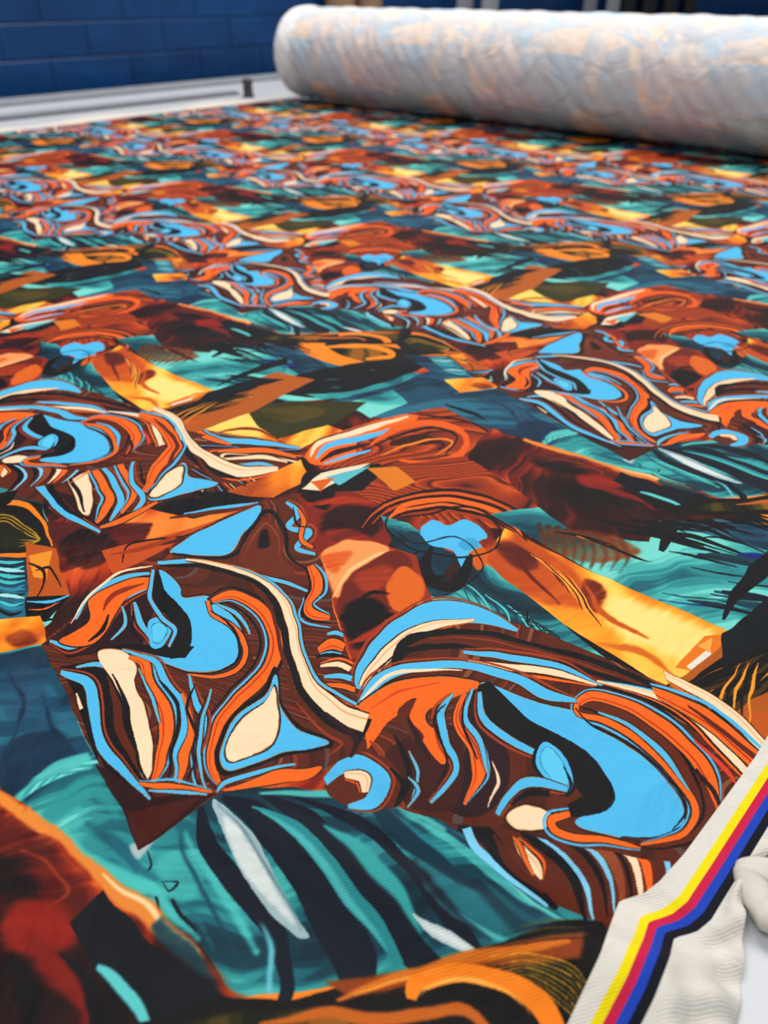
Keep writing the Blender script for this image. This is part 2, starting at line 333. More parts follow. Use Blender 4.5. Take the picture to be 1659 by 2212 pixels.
rib([(315,1815),(330,1860),(318,1880)],5,NAV); rib([(345,1905),(378,1908),(360,1928),(345,1905)],5,NAV); rib([(330,1940),(350,1990)],7,NAV); rib([(370,1945),(425,2020)],8,NAV)
blob([(280,1828),(310,1812),(345,1798),(300,1850)],'#a3b6b4',3)
poly([(-120,1650),(0,1700),(60,1740),(200,1870),(330,1960),(430,2050),(500,2150),(560,2230),(500,2340),(-300,2340),(-300,1800)],SMOKE)
blob([(-80,1760),(60,1780),(160,1870),(200,1960),(100,2000),(-60,1940)],'#52140e',20,.9)
blob([(-100,1830),(0,1840),(80,1900),(60,1960),(-60,1930)],'#120607',20,.9)
rib([(60,1745),(140,1820),(230,1910),(340,1990),(440,2080)],[10,22,40,40,8],'#da843e',4); rib([(215,1890),(320,1965),(430,2065)],[4,12,3],'#f8cc9c',2)
rib([(-20,1700),(40,1750),(120,1810)],[26,26,6],'#e08840',5)
rib([(40,1830),(110,1870),(140,1930),(90,1970)],[3,6,6,2],'#9a441e',3); rib([(90,1800),(170,1870),(190,1950)],[3,10,3],'#8a2a14',4)
blob([(30,1950),(130,1960),(160,2030),(60,2060),(0,2020)],'#8c2614',14,.9)
poly([(150,1990),(220,1925),(300,2010),(470,2140),(560,2230),(330,2240),(200,2100)],'#10141d')
rib([(340,1990),(400,2060),(480,2140)],[30,40,6],'#174450',5,.9)
rib([(205,2090),(250,2120),(300,2180),(330,2230)],[14,30,30,20],'#62bcb8',2)
rib([(60,2020),(110,2090),(180,2150),(200,2240)],[20,60,46,40],'#7a2012',10)
rib([(20,2060),(60,2130),(60,2230)],[10,46,50],'#10080a',8); rib([(120,2060),(190,2130),(220,2230)],[6,30,50],'#0d0d15',5)
rib([(440,2080),(500,2150),(570,2180)],[6,26,10],'#a03a16',8)
poly([(240,2225),(480,2155),(620,2160),(860,2100),(1020,2060),(1300,1990),(1330,2060),(1280,2300),(240,2300)],'#12100e')
blob([(380,2212),(600,2180),(800,2200),(700,2260),(420,2260)],OLIVE,4)
poly([(700,2120),(900,2090),(1040,2050),(1260,2010),(1250,2070),(1050,2100),(860,2140),(740,2150)],'#8a4414',3)
rib([(720,2165),(840,2115),(980,2080),(1120,2050),(1230,2030)],[6,24,30,26,10],'#cc7222',2); rib([(760,2150),(880,2110),(1000,2085)],[2,6,2],'#f8aa4c',2); rib([(800,2160),(900,2125),(1040,2095),(1100,2085)],[3,8,8,3],'#1a120c',2)
for k in range(9): rib([(1050+k*6,2068+k*10),(1140,2060+k*8),(1230,2085+k*12),(1270,2130+k*13)],2.4,'#9c8828' if k%2 else '#dfae34')
for k in range(6): rib([(1080,2045-k*7),(1180,2030-k*8),(1280,2020-k*7)],2.4,'#5a5218' if k%2 else '#11110c')
rib([(885,2160),(900,2120),(990,2105),(1100,2125),(1180,2180),(1210,2260)],[20,40,42,46,52,50],'#f68424')
rib([(900,2150),(930,2125),(1010,2120),(1090,2140),(1150,2190)],[2,6,8,6,2],'#ffb860',2)
rib([(560,2210),(700,2190),(850,2200),(980,2180),(1060,2230)],[8,26,30,28,20],'#b8641e',2)
# ============ P4 ============
NEST=True
P4=[(930,1756),(1100,1785),(1300,1825),(1490,1850),(1480,1880),(1420,1970),(1300,1992),(1180,1950),(1080,1870),(1000,1800)]
poly(P4,BRN)
rib([(985,1775),(1040,1800),(1110,1890),(1200,1965)],[30,40,40,10],'#150e11')
rib([(1000,1780),(1020,1830),(1075,1880),(1180,1960)],[20,18,15,6],'#7cc0e0')
rib([(1060,1800),(1100,1860),(1170,1930)],[6,24,6],'#562412')
rib([(1115,1810),(1150,1860),(1165,1900)],[10,24,4],CRM); rib([(1108,1805),(1130,1830),(1150,1890)],[3,8,3],ORG)
for i,(c,w) in enumerate([(BLK,24),('#7cc0e0',16),(BRN,26),(BLK,12),('#7cc0e0',10),('#8c4c2a',20),(BLK,8),('#fad6b2',15),(ORG,16),(BRN,18),('#7cc0e0',11),(BLK,8),('#f08040',12)]):
    x=1150+i*25
    rib([(x-30,1782+i*5),(x+30,1830+i*2),(x+82-i*4,1895),(x+115-i*8,1990-i*3)],[w*.7,w*1.1,w,w*.3],c,raw=True)
# ============ B ============
Bp=[(758,1425),(880,1330),(925,1302),(1130,1350),(1300,1420),(1445,1482),(1645,1602),(1760,1640),(1640,1800),(1500,1870),(1300,1838),(1100,1790),(930,1765),(850,1742),(795,1640)]
poly(Bp,MARB2); poly(Bp,BRN,1,.75)
blob([(1010,1500),(1060,1540),(1100,1640),(1060,1750),(960,1740),(1000,1640)],MAR)
blob([(950,1560),(1000,1620),(980,1740),(880,1740),(830,1640)],'#441a12')
rib([(785,1490),(800,1440),(850,1380),(920,1335),(1010,1325),(1120,1360)],[30,56,60,56,40,6],BLU)
rib([(785,1485),(815,1435),(860,1390),(920,1355),(1020,1338)],[18,30,28,20,4],CRM)
rib([(798,1478),(822,1442),(868,1398)],[3,5,3],BLK)
blob([(845,1425),(870,1378),(930,1362),(1060,1365),(1180,1395),(1330,1440),(1440,1490),(1380,1492),(1240,1445),(1120,1430),(1010,1405),(930,1400),(880,1412),(860,1440)],BLK)
blob([(880,1395),(935,1375),(1060,1378),(1180,1405),(1330,1452),(1400,1482),(1240,1436),(1120,1418),(1010,1395),(930,1388)],BRN)
rib([(930,1378),(1060,1386),(1200,1418),(1340,1464)],[1,4,4,1],'#8a3a18')
rib([(1000,1408),(1100,1420),(1200,1440),(1300,1480)],[6,13,14,4],BLU); rib([(1010,1428),(1100,1440),(1190,1452),(1290,1480)],[6,13,13,4],CRM)
rib([(775,1520),(820,1470),(900,1440),(1000,1436),(1100,1460),(1180,1500),(1260,1515)],[10,24,20,16,20,22,4],BLU)
rib([(780,1510),(840,1462),(920,1446),(1000,1448)],[4,9,6,2],CRM,raw=True)
blob([(768,1530),(850,1478),(960,1462),(1045,1482),(1000,1500),(930,1530),(920,1560),(965,1600),(955,1650),(905,1590),(870,1545),(830,1570),(795,1620),(785,1570)],ORG)
blob([(860,1530),(900,1510),(885,1550),(915,1590),(895,1600),(865,1560)],BRN); rib([(880,1550),(905,1600),(930,1640)],[5,14,5],MAR)
rib([(800,1530),(860,1495),(950,1475)],[2,5,2],'#c8481c'); rib([(850,1590),(880,1640),(880,1700),(860,1740)],[4,14,12,4],BLK); rib([(800,1600),(830,1640),(835,1690)],[4,12,4],'#8a3a18')
rib([(975,1500),(950,1540),(960,1600),(985,1660),(930,1735)],[5,15,14,12,6],BLU)
rib([(1000,1498),(990,1560),(1025,1620),(1030,1680),(1000,1735)],[6,26,26,22,4],ORG)
rib([(1020,1490),(1005,1550),(1035,1600),(1050,1670)],[4,11,12,3],BLU); rib([(1003,1510),(1000,1570),(1030,1640)],[2,6,2],BLK)
rib([(960,1520),(935,1560),(965,1640),(940,1710)],[2,5,5,2],BLK); rib([(885,1620),(905,1670),(890,1730)],[2,7,2],BLU); rib([(1060,1640),(1070,1690),(1050,1745)],[2,7,2],CRM,raw=True)
blob([(1040,1480),(1110,1500),(1190,1525),(1245,1540),(1290,1575),(1380,1630),(1450,1700),(1478,1760),(1455,1800),(1380,1812),(1300,1802),(1240,1770),(1310,1740),(1270,1670),(1180,1590),(1100,1560)],BLU)
rib([(1045,1480),(1070,1530),(1130,1580),(1220,1630),(1270,1680),(1290,1725),(1230,1750)],[30,60,60,60,70,66,26],BLK)
poly([(1255,1690),(1328,1722),(1300,1730),(1312,1750),(1270,1752)],BLK)
rib([(1035,1500),(1050,1560),(1110,1600),(1180,1640)],[8,15,15,10],BLU)
rimmed([(1170,1628),(1188,1618),(1214,1652),(1222,1690),(1203,1694),(1178,1662)],[(22,BLK),(14,BLU),(3,'#3c7a80'),(1.5,'#62bce2')]); rib([(1215,1655),(1228,1690),(1222,1712)],[2,6,2],BLK)
rib([(1220,1703),(1160,1692),(1110,1700),(1070,1760)],[12,18,18,10],BLU); rib([(1185,1714),(1130,1714),(1100,1740)],[12,14,6],BLK)
blob([(1090,1765),(1130,1740),(1190,1755),(1170,1785),(1120,1790)],CRM); rib([(1230,1755),(1190,1765),(1200,1790),(1280,1812),(1380,1826)],[10,15,15,13,6],ORG)
hook=[(1252,1520),(1300,1518),(1390,1560),(1470,1640),(1510,1720),(1495,1790),(1420,1822),(1330,1812)]
band([(p[0]+6,p[1]-2) for p in hook],[([30,70,80,84,74,50,30,6],BLK),([20,60,70,74,64,40,22,4],'#642a12'),([3,6,7,7,6,5,3,1],BLK)])
rib([(1250,1518),(1290,1505),(1380,1535),(1465,1600),(1530,1680),(1550,1760)],[16,20,24,30,26,4],ORG)
rib([(1248,1520),(1252,1545),(1310,1560),(1390,1610),(1460,1680),(1500,1750),(1470,1805),(1380,1822)],[10,10,12,14,14,13,12,3],ORG)
rib([(1290,1540),(1360,1570),(1440,1640),(1490,1710)],[3,9,11,3],BLU); rib([(1245,1530),(1275,1565),(1370,1615),(1450,1690),(1482,1750),(1450,1795)],[2,4,5,5,5,2],BLK)
rib([(1300,1482),(1400,1510),(1500,1570),(1580,1650),(1610,1700)],[6,14,16,18,10],BLK)
rib([(1290,1470),(1400,1496),(1500,1550),(1590,1640),(1640,1700)],[4,14,22,26,18],CRM); rib([(1300,1470),(1410,1490),(1520,1545),(1620,1640)],[2,4,5,4],BLU)
rib([(1520,1560),(1570,1600),(1640,1680)],[6,18,10],'#7a3014'); rib([(1500,1660),(1545,1720),(1560,1790)],[6,10,3],MAR)
rib([(1500,1600),(1560,1660),(1590,1700)],[4,10,3],'#d0452b')
blob([(795,1640),(840,1640),(870,1700),(850,1745),(800,1745),(740,1735),(700,1695),(760,1660)],BRN)
rib([(700,1690),(770,1650),(820,1690),(800,1735),(750,1740)],[16,34,40,30,8],BLU); rib([(745,1678),(785,1680),(788,1715)],[12,26,14],CRM)
rib([(840,1660),(870,1700),(850,1745)],[6,12,4],BLK); rib([(880,1680),(905,1710),(880,1745)],[3,8,2],BLU)
# C right part
rib([(330,880),(375,905),(415,965),(500,1015),(600,1012)],[8,14,22,26,8],CRM); rib([(360,905),(395,965),(450,1015),(520,1035)],[6,14,18,4],BLK)
rib([(300,895),(350,920),(375,965),(340,1010),(310,1060)],[10,24,28,24,8],ORG); rib([(330,905),(378,950),(365,1000),(330,1040)],[4,9,9,3],BRN)
blob([(395,1003),(410,1030),(470,1045),(420,1060),(350,1080),(320,1075),(350,1035)],BLU); blob([(390,1010),(390,1045),(350,1070),(325,1070),(350,1035)],CRM)
rib([(420,985),(460,1030),(530,1050)],[4,12,4],BRN)
# ============ A ============
Ap=[(92,1395),(240,1250),(360,1182),(490,1112),(560,1086),(640,1066),(700,1240),(752,1420),(796,1622),(690,1672),(560,1700),(470,1718),(300,1832)]
poly(Ap,MARB2); poly(Ap,BRN,1,.75)
poly([(130,1440),(240,1420),(300,1600),(330,1720),(300,1832)],'#150e10')
poly([(205,1650),(320,1720),(470,1716),(300,1832)],'#341212'); poly([(270,1760),(330,1740),(440,1722),(300,1828)],'#4c1c13')
poly([(100,1392),(190,1310),(330,1230),(340,1300),(300,1400),(150,1420)],MAR)
rib([(110,1385),(150,1395),(200,1375),(235,1330),(270,1290),(335,1265)],[6,13,11,11,11,6],BLU)
blob([(130,1385),(190,1345),(195,1290),(235,1255),(330,1250),(338,1266),(275,1290),(240,1340),(200,1390)],ORG)
rib([(225,1320),(250,1280),(310,1262)],[3,12,3],'#8a3214'); rib([(160,1340),(200,1280),(270,1245),(345,1238)],[3,8,8,4],BLU); rib([(235,1330),(215,1365),(190,1385)],[3,9,3],BLK); rib([(150,1350),(185,1295),(250,1240),(330,1222)],[2,5,5,2],CRM,raw=True)
rib([(290,1300),(300,1340),(330,1390)],[6,13,6],BLU); rib([(262,1310),(268,1350),(240,1385)],[3,7,3],BLU); rib([(285,1320),(285,1360),(305,1390)],[2,6,2],BLK)
blob([(365,1192),(430,1150),(510,1110),(560,1092),(560,1110),(525,1150),(500,1190),(440,1200)],BLU)
rib([(370,1195),(440,1205),(510,1195),(540,1140),(575,1105),(610,1130),(620,1190),(660,1230)],[3,5,8,8,8,8,7,3],BLK)
blob([(515,1215),(540,1150),(572,1118),(602,1142),(612,1200),(640,1235),(580,1245)],'#6a2e14'); blob([(555,1180),(565,1145),(580,1150),(578,1180)],'#1a0c0c',4)
rib([(525,1205),(548,1155),(572,1130),(594,1148),(602,1200)],[1,3,3,3,1],'#8a4a24')
rib([(340,1215),(440,1215),(540,1240),(620,1260),(690,1290)],[6,9,8,7,4],BLU); rib([(345,1222),(440,1226),(540,1252),(600,1275)],[3,7,7,3],BLK)
rib([(615,1085),(640,1110),(625,1140),(670,1150),(640,1180),(680,1195)],[6,12,10,12,10,6],BLU); rib([(640,1100),(655,1130),(650,1165),(675,1180)],[3,8,8,4],ORG); rib([(628,1095),(640,1130),(668,1140)],4,BLK)
rib([(668,1222),(685,1260),(662,1300),(672,1325),(712,1332)],[10,22,16,20,10],ORG); rib([(660,1225),(672,1262),(650,1300),(660,1335),(715,1345)],[3,5,5,5,3],BLK)
rib([(650,1290),(650,1340),(715,1355)],[3,6,3],BLU)
rib([(685,1405),(715,1390),(742,1398)],[10,22,18],ORG); rib([(680,1418),(720,1415),(750,1425)],[5,9,9],BLK); rib([(690,1438),(730,1435),(757,1445)],[5,11,12],CRM); rib([(700,1462),(735,1460),(762,1466)],[6,11,12],BLU); rib([(700,1480),(740,1482),(768,1490)],[5,10,10],ORG); rib([(705,1370),(725,1366),(740,1372)],[4,8,8],BLU)
blob([(342,1232),(385,1265),(395,1292),(445,1288),(470,1300),(510,1350),(520,1395),(505,1432),(460,1450),(400,1450),(345,1428),(300,1412),(340,1400),(400,1400),(400,1350),(350,1310)],BLU)
rib([(335,1232),(338,1280),(372,1320),(398,1365),(380,1408),(300,1398),(210,1405)],[14,34,34,34,30,14,6],BLK)
rimmed([(328,1354),(346,1347),(358,1362),(348,1384),(330,1384)],[(13,BLU),(2.5,'#2c5a60'),(1,'#62bce2')])
poly([(375,1395),(420,1400),(402,1425),(365,1425)],BLK)
rib([(330,1230),(325,1290),(350,1335),(378,1365),(365,1400)],[6,8,8,8,5],BLU)
hk=[(452,1300),(500,1288),(558,1325),(588,1390),(565,1455),(505,1515),(462,1580),(448,1650),(475,1705)]
rib(hk,[14,40,56,56,54,50,44,36,10],BLK); rib(hk,[8,32,46,46,46,42,38,30,6],BRN)
rib([(p[0]+8,p[1]-2) for p in hk],[8,18,24,28,26,24,24,20,5],ORG)
rib([(450,1298),(458,1325),(500,1355),(532,1400),(515,1445),(465,1462),(400,1458)],[8,7,8,9,8,6,2],ORG)
rib([(455,1318),(490,1345),(518,1390),(510,1430),(470,1452)],[2,4,5,4,2],BLK)
rib([(470,1305),(510,1330),(535,1370)],[3,8,3],BLU)
rib([(400,1212),(480,1228),(560,1262),(610,1330),(630,1420),(660,1490),(720,1545),(790,1580)],[4,12,18,26,28,36,52,60],BLK)
rib([(400,1210),(485,1224),(568,1256),(622,1325),(642,1415),(672,1485),(728,1535),(790,1560)],[3,9,13,20,24,30,38,40],CRM)
rib([(500,1222),(580,1255),(635,1320),(655,1410),(690,1475),(770,1520)],[2,4,5,6,7,6],BLU)
rib([(540,1265),(590,1330),(607,1410),(630,1490),(690,1560),(760,1595)],[3,8,9,9,10,4],BRN)
blob([(592,1440),(612,1520),(645,1565),(712,1598),(705,1622),(630,1628),(560,1655),(480,1675),(462,1620),(505,1540),(565,1490)],BLK)
blob([(594,1460),(608,1530),(640,1572),(703,1602),(690,1616),(620,1620),(560,1645),(490,1665),(475,1620),(515,1545),(572,1500)],BLU)
blob([(590,1485),(602,1540),(590,1600),(545,1628),(495,1645),(490,1605),(530,1550),(572,1515)],CRM)
rib([(700,1540),(765,1590),(760,1640)],[6,16,8],MAR); rib([(640,1520),(700,1585),(735,1610),(700,1645)],[3,8,8,3],'#8a3a18')
rib([(130,1452),(185,1478),(205,1550),(225,1620),(280,1680),(325,1725)],[10,24,22,24,17,5],BLU)
rib([(165,1440),(230,1440),(290,1500)],[4,11,4],BLU)
blob([(212,1412),(262,1408),(295,1440),(290,1480),(320,1550),(330,1640),(318,1682),(298,1650),(285,1560),(245,1480)],CRM)
rib([(240,1455),(275,1540),(290,1620),(320,1690)],[3,10,11,4],BLK); rib([(228,1460),(250,1530),(270,1600),(300,1660)],[3,18,20,6],BRN)
rib([(275,1420),(310,1430),(325,1480),(355,1545),(350,1630),(330,1690)],[5,18,24,26,22,8],ORG)
rib([(300,1440),(325,1500),(345,1560)],[2,7,3],BLU)
rib([(260,1405),(330,1425),(360,1480),(395,1540),(385,1620),(375,1690)],[4,10,14,18,16,5],BLU)
rib([(345,1470),(380,1530),(372,1620),(360,1690)],[3,8,8,3],BLK)
rib([(390,1500),(410,1570),(395,1640),(385,1700)],[4,14,18,6],ORG); rib([(405,1460),(420,1520),(440,1560),(415,1640),(425,1700)],[4,13,13,11,5],BLU)
rib([(420,1480),(400,1530),(425,1600),(405,1690)],[2,7,7,3],BLK); rib([(455,1490),(435,1560),(428,1640),(450,1710)],[3,7,7,3],BLU); rib([(445,1500),(420,1580),(418,1660),(440,1712)],[2,6,6,2],MAR)
rib([(300,1690),(370,1702),(460,1712)],[5,13,4],ORG); rib([(320,1705),(400,1714),(450,1718)],[3,7,3],BLU)
blob([(480,1708),(540,1690),(610,1665),(690,1660),(660,1682),(580,1698)],ORG)
rib([(470,1712),(490,1690),(560,1670),(640,1648)],[3,9,9,4],BLU)
rib([(150,1480),(190,1560),(210,1640)],[4,14,4],BLK); rib([(160,1500),(175,1530)],[4,9],CRM,raw=True)
NEST=False
print('IMG done',IMG.mean())
IMG=warp(IMG,nc2,nd2,3.0)
IMG=np.clip(IMG,0,1)
IMG=IMG*.62+.38*(IMG*IMG*(3-2*IMG))
g=IMG.mean(2,keepdims=True); IMG=np.clip(g+(IMG-g)*1.04,0,1)
img=bpy.data.images.new('fabric_print',N,N,alpha=False)
buf=np.ones((N,N,4),np.float32); buf[:,:,:3]=IMG
img.pixels.foreach_set(buf.ravel()); img.update(); img.pack()
del buf

# ================= materials =================
def mat(name):
    m=bpy.data.materials.new(name); m.use_nodes=True
    return m,m.node_tree.nodes,m.node_tree.links,m.node_tree.nodes['Principled BSDF']
def lin(s):
    return tuple((((x/12.92) if x<=.04045 else ((x+.055)/1.055)**2.4)) for x in hx(s).tolist())+(1,)
def simple(name,col,rough=.5,metal=0,nscale=40,namt=.08,bump=.1):
    m,n,l,b=mat(name)
    tc=n.new('ShaderNodeTexCoord'); no=n.new('ShaderNodeTexNoise'); no.inputs['Scale'].default_value=nscale; no.inputs['Detail'].default_value=4
    l.new(tc.outputs['Object'],no.inputs['Vector'])
    mx=n.new('ShaderNodeMix'); mx.data_type='RGBA'; mx.blend_type='MULTIPLY'; 
    c=lin(col); mx.inputs['A'].default_value=c
    rp=n.new('ShaderNodeValToRGB'); rp.color_ramp.elements[0].color=(1-namt*3,)*3+(1,); rp.color_ramp.elements[1].color=(1,1,1,1)
    l.new(no.outputs['Fac'],rp.inputs['Fac']); l.new(rp.outputs['Color'],mx.inputs['B']); mx.inputs['Factor'].default_value=1
    l.new(mx.outputs['Result'],b.inputs['Base Color'])
    b.inputs['Roughness'].default_value=rough; b.inputs['Metallic'].default_value=metal
    bp=n.new('ShaderNodeBump'); bp.inputs['Strength'].default_value=bump; bp.inputs['Distance'].default_value=.001
    l.new(no.outputs['Fac'],bp.inputs['Height']); l.new(bp.outputs['Normal'],b.inputs['Normal'])
    return m
def weave(n,l,b,uvnode,scale=1.0,strength=.4,wr=.6):
    mp=n.new('ShaderNodeMapping'); mp.inputs['Rotation'].default_value=(0,0,math.radians(38)); l.new(uvnode,mp.inputs['Vector'])
    wv=n.new('ShaderNodeTexWave'); wv.inputs['Scale'].default_value=90*scale; wv.inputs['Distortion'].default_value=.8; wv.inputs['Detail'].default_value=1
    l.new(mp.outputs['Vector'],wv.inputs['Vector'])
    no=n.new('ShaderNodeTexNoise'); no.inputs['Scale'].default_value=4; no.inputs['Detail'].default_value=4; no.inputs['Distortion'].default_value=.8; l.new(uvnode,no.inputs['Vector'])
    b1=n.new('ShaderNodeBump'); b1.inputs['Strength'].default_value=strength; b1.inputs['Distance'].default_value=.0002; l.new(wv.outputs['Fac'],b1.inputs['Height'])
    b2=n.new('ShaderNodeBump'); b2.inputs['Strength'].default_value=wr; b2.inputs['Distance'].default_value=.008; l.new(no.outputs['Fac'],b2.inputs['Height']); l.new(b1.outputs['Normal'],b2.inputs['Normal'])
    l.new(b2.outputs['Normal'],b.inputs['Normal'])
    return wv
MP,n,l,b=mat('printed_cotton_twill')
uv=n.new('ShaderNodeUVMap'); uv.uv_map='UVMap'
sc=n.new('ShaderNodeVectorMath'); sc.operation='MULTIPLY'; sc.inputs[1].default_value=(1/L2,1/L1,1); l.new(uv.outputs['UV'],sc.inputs[0])
ti=n.new('ShaderNodeTexImage'); ti.image=img; ti.extension='REPEAT'; l.new(sc.outputs[0],ti.inputs['Vector'])
wv=weave(n,l,b,uv.outputs['UV'])
mx=n.new('ShaderNodeMix'); mx.data_type='RGBA'; mx.blend_type='MULTIPLY'; mx.inputs['Factor'].default_value=1
rp=n.new('ShaderNodeValToRGB'); rp.color_ramp.elements[0].color=(.82,.82,.82,1); rp.color_ramp.elements[1].color=(1.0,1.0,1.0,1)
l.new(wv.outputs['Fac'],rp.inputs['Fac']); l.new(ti.outputs['Color'],mx.inputs['A']); l.new(rp.outputs['Color'],mx.inputs['B'])
l.new(mx.outputs['Result'],b.inputs['Base Color'])
b.inputs['Roughness'].default_value=.6; b.inputs['Specular IOR Level'].default_value=.15
MS,n,l,b=mat('selvedge_stripes')
uv=n.new('ShaderNodeUVMap'); uv.uv_map='Stripe'; sx=n.new('ShaderNodeSeparateXYZ'); l.new(uv.outputs['UV'],sx.inputs[0])
rp=n.new('ShaderNodeValToRGB'); rp.color_ramp.interpolation='CONSTANT'
cols=['#e0dacf','#f2de0c','#cc2048','#1f44b4','#14151f','#dcd7cd']
els=rp.color_ramp.elements
while len(els)<6: els.new(.5)
for i,c in enumerate(cols): els[i].position=i/6; els[i].color=lin(c)
l.new(sx.outputs['X'],rp.inputs['Fac'])
uv2=n.new('ShaderNodeUVMap'); uv2.uv_map='UVMap'; wv=weave(n,l,b,uv2.outputs['UV'],1,.4,.9); b.inputs['Roughness'].default_value=.8; b.inputs['Specular IOR Level'].default_value=.15
mx=n.new('ShaderNodeMix'); mx.data_type='RGBA'; mx.blend_type='MULTIPLY'; mx.inputs['Factor'].default_value=1
r3=n.new('ShaderNodeValToRGB'); r3.color_ramp.elements[0].color=(.84,.84,.83,1); r3.color_ramp.elements[1].color=(1,1,1,1)
l.new(wv.outputs['Fac'],r3.inputs['Fac']); l.new(rp.outputs['Color'],mx.inputs['A']); l.new(r3.outputs['Color'],mx.inputs['B']); l.new(mx.outputs['Result'],b.inputs['Base Color'])
MR,n,l,b=mat('fabric_reverse')
uv=n.new('ShaderNodeUVMap'); uv.uv_map='UVMap'
sc=n.new('ShaderNodeVectorMath'); sc.operation='MULTIPLY'; sc.inputs[1].default_value=(1/L2,1/L1,1); l.new(uv.outputs['UV'],sc.inputs[0])
ti=n.new('ShaderNodeTexImage'); ti.image=img; l.new(sc.outputs[0],ti.inputs['Vector'])
sp=n.new('ShaderNodeSeparateColor'); l.new(ti.outputs['Color'],sp.inputs[0])
sb=n.new('ShaderNodeMath'); sb.operation='SUBTRACT'; l.new(sp.outputs[0],sb.inputs[0]); l.new(sp.outputs[2],sb.inputs[1])
mr=n.new('ShaderNodeMapRange'); mr.inputs[1].default_value=-.35; mr.inputs[2].default_value=.85; l.new(sb.outputs[0],mr.inputs[0])
rp=n.new('ShaderNodeValToRGB'); e=rp.color_ramp.elements; e[0].color=lin('#a4c8de'); e[1].color=lin('#fad8b6')
e.new(.28).color=lin('#b8c2ce'); e.new(.5).color=lin('#d6cdca')
l.new(mr.outputs[0],rp.inputs['Fac'])
m1=n.new('ShaderNodeMix'); m1.data_type='RGBA'; m1.inputs['Factor'].default_value=.38; m1.inputs['B'].default_value=lin('#f0eeec'); l.new(rp.outputs['Color'],m1.inputs['A'])
at=n.new('ShaderNodeUVMap'); at.uv_map='Edge'; sx=n.new('ShaderNodeSeparateXYZ'); l.new(at.outputs['UV'],sx.inputs[0])
m2=n.new('ShaderNodeMix'); m2.data_type='RGBA'; l.new(sx.outputs['X'],m2.inputs['Factor']); l.new(m1.outputs['Result'],m2.inputs['A']); m2.inputs['B'].default_value=lin('#f4f2f0')
l.new(m2.outputs['Result'],b.inputs['Base Color']); weave(n,l,b,uv.outputs['UV'],1,.2,.9); b.inputs['Roughness'].default_value=.85; b.inputs['Specular IOR Level'].default_value=.15
M_table=simple('white_laminate','#cdd0d4',.4,0,12,.03,.02)
M_metal=simple('painted_grey_steel','#8d9196',.4,.6)
M_alu=simple('brushed_aluminium','#b9bec5',.45,.2)
M_dark=simple('dark_rubber','#3a3a3c',.6)
M_groove=simple('grey_rubber_strip','#77797e',.6)
M_card=simple('brown_cardboard','#9a765a',.8)
M_cloth=simple('off_white_cloth','#d6d0c4',.85,0,60,.05,.4)
M_floor=simple('grey_concrete','#6e6f70',.7,0,6,.1)
M_black=simple('black_plastic','#111318',.5)
MB,n,l,b=mat('blue_painted_brick')
uv=n.new('ShaderNodeUVMap'); uv.uv_map='UVMap'
br=n.new('ShaderNodeTexBrick'); br.inputs['Scale'].default_value=1; br.inputs['Brick Width'].default_value=.225; br.inputs['Row Height'].default_value=.075; br.inputs['Mortar Size'].default_value=.004; br.inputs['Mortar Smooth'].default_value=1
br.inputs['Color1'].default_value=lin('#03427c'); br.inputs['Color2'].default_value=lin('#033d72'); br.inputs['Mortar'].default_value=lin('#033464')
l.new(uv.outputs['UV'],br.inputs['Vector'])
no=n.new('ShaderNodeTexNoise'); no.inputs['Scale'].default_value=9; no.inputs['Detail'].default_value=6; l.new(uv.outputs['UV'],no.inputs['Vector'])
mx=n.new('ShaderNodeMix'); mx.data_type='RGBA'; mx.blend_type='MULTIPLY'; mx.inputs['Factor'].default_value=1
r3=n.new('ShaderNodeValToRGB'); r3.color_ramp.elements[0].position=.3; r3.color_ramp.elements[1].position=.7; r3.color_ramp.elements[0].color=(.7,.72,.75,1); r3.color_ramp.elements[1].color=(1.1,1.1,1.1,1)
l.new(no.outputs['Fac'],r3.inputs['Fac']); l.new(br.outputs['Color'],mx.inputs['A']); l.new(r3.outputs['Color'],mx.inputs['B']); l.new(mx.outputs['Result'],b.inputs['Base Color'])
ad=n.new('ShaderNodeMath'); ad.operation='MULTIPLY_ADD'; ad.inputs[1].default_value=-.35; l.new(br.outputs['Fac'],ad.inputs[0]); l.new(no.outputs['Fac'],ad.inputs[2])
bp=n.new('ShaderNodeBump'); bp.inputs['Strength'].default_value=.7; bp.inputs['Distance'].default_value=.01; l.new(ad.outputs[0],bp.inputs['Height']); l.new(bp.outputs['Normal'],b.inputs['Normal']); b.inputs['Roughness'].default_value=.45; b.inputs['Specular IOR Level'].default_value=.35

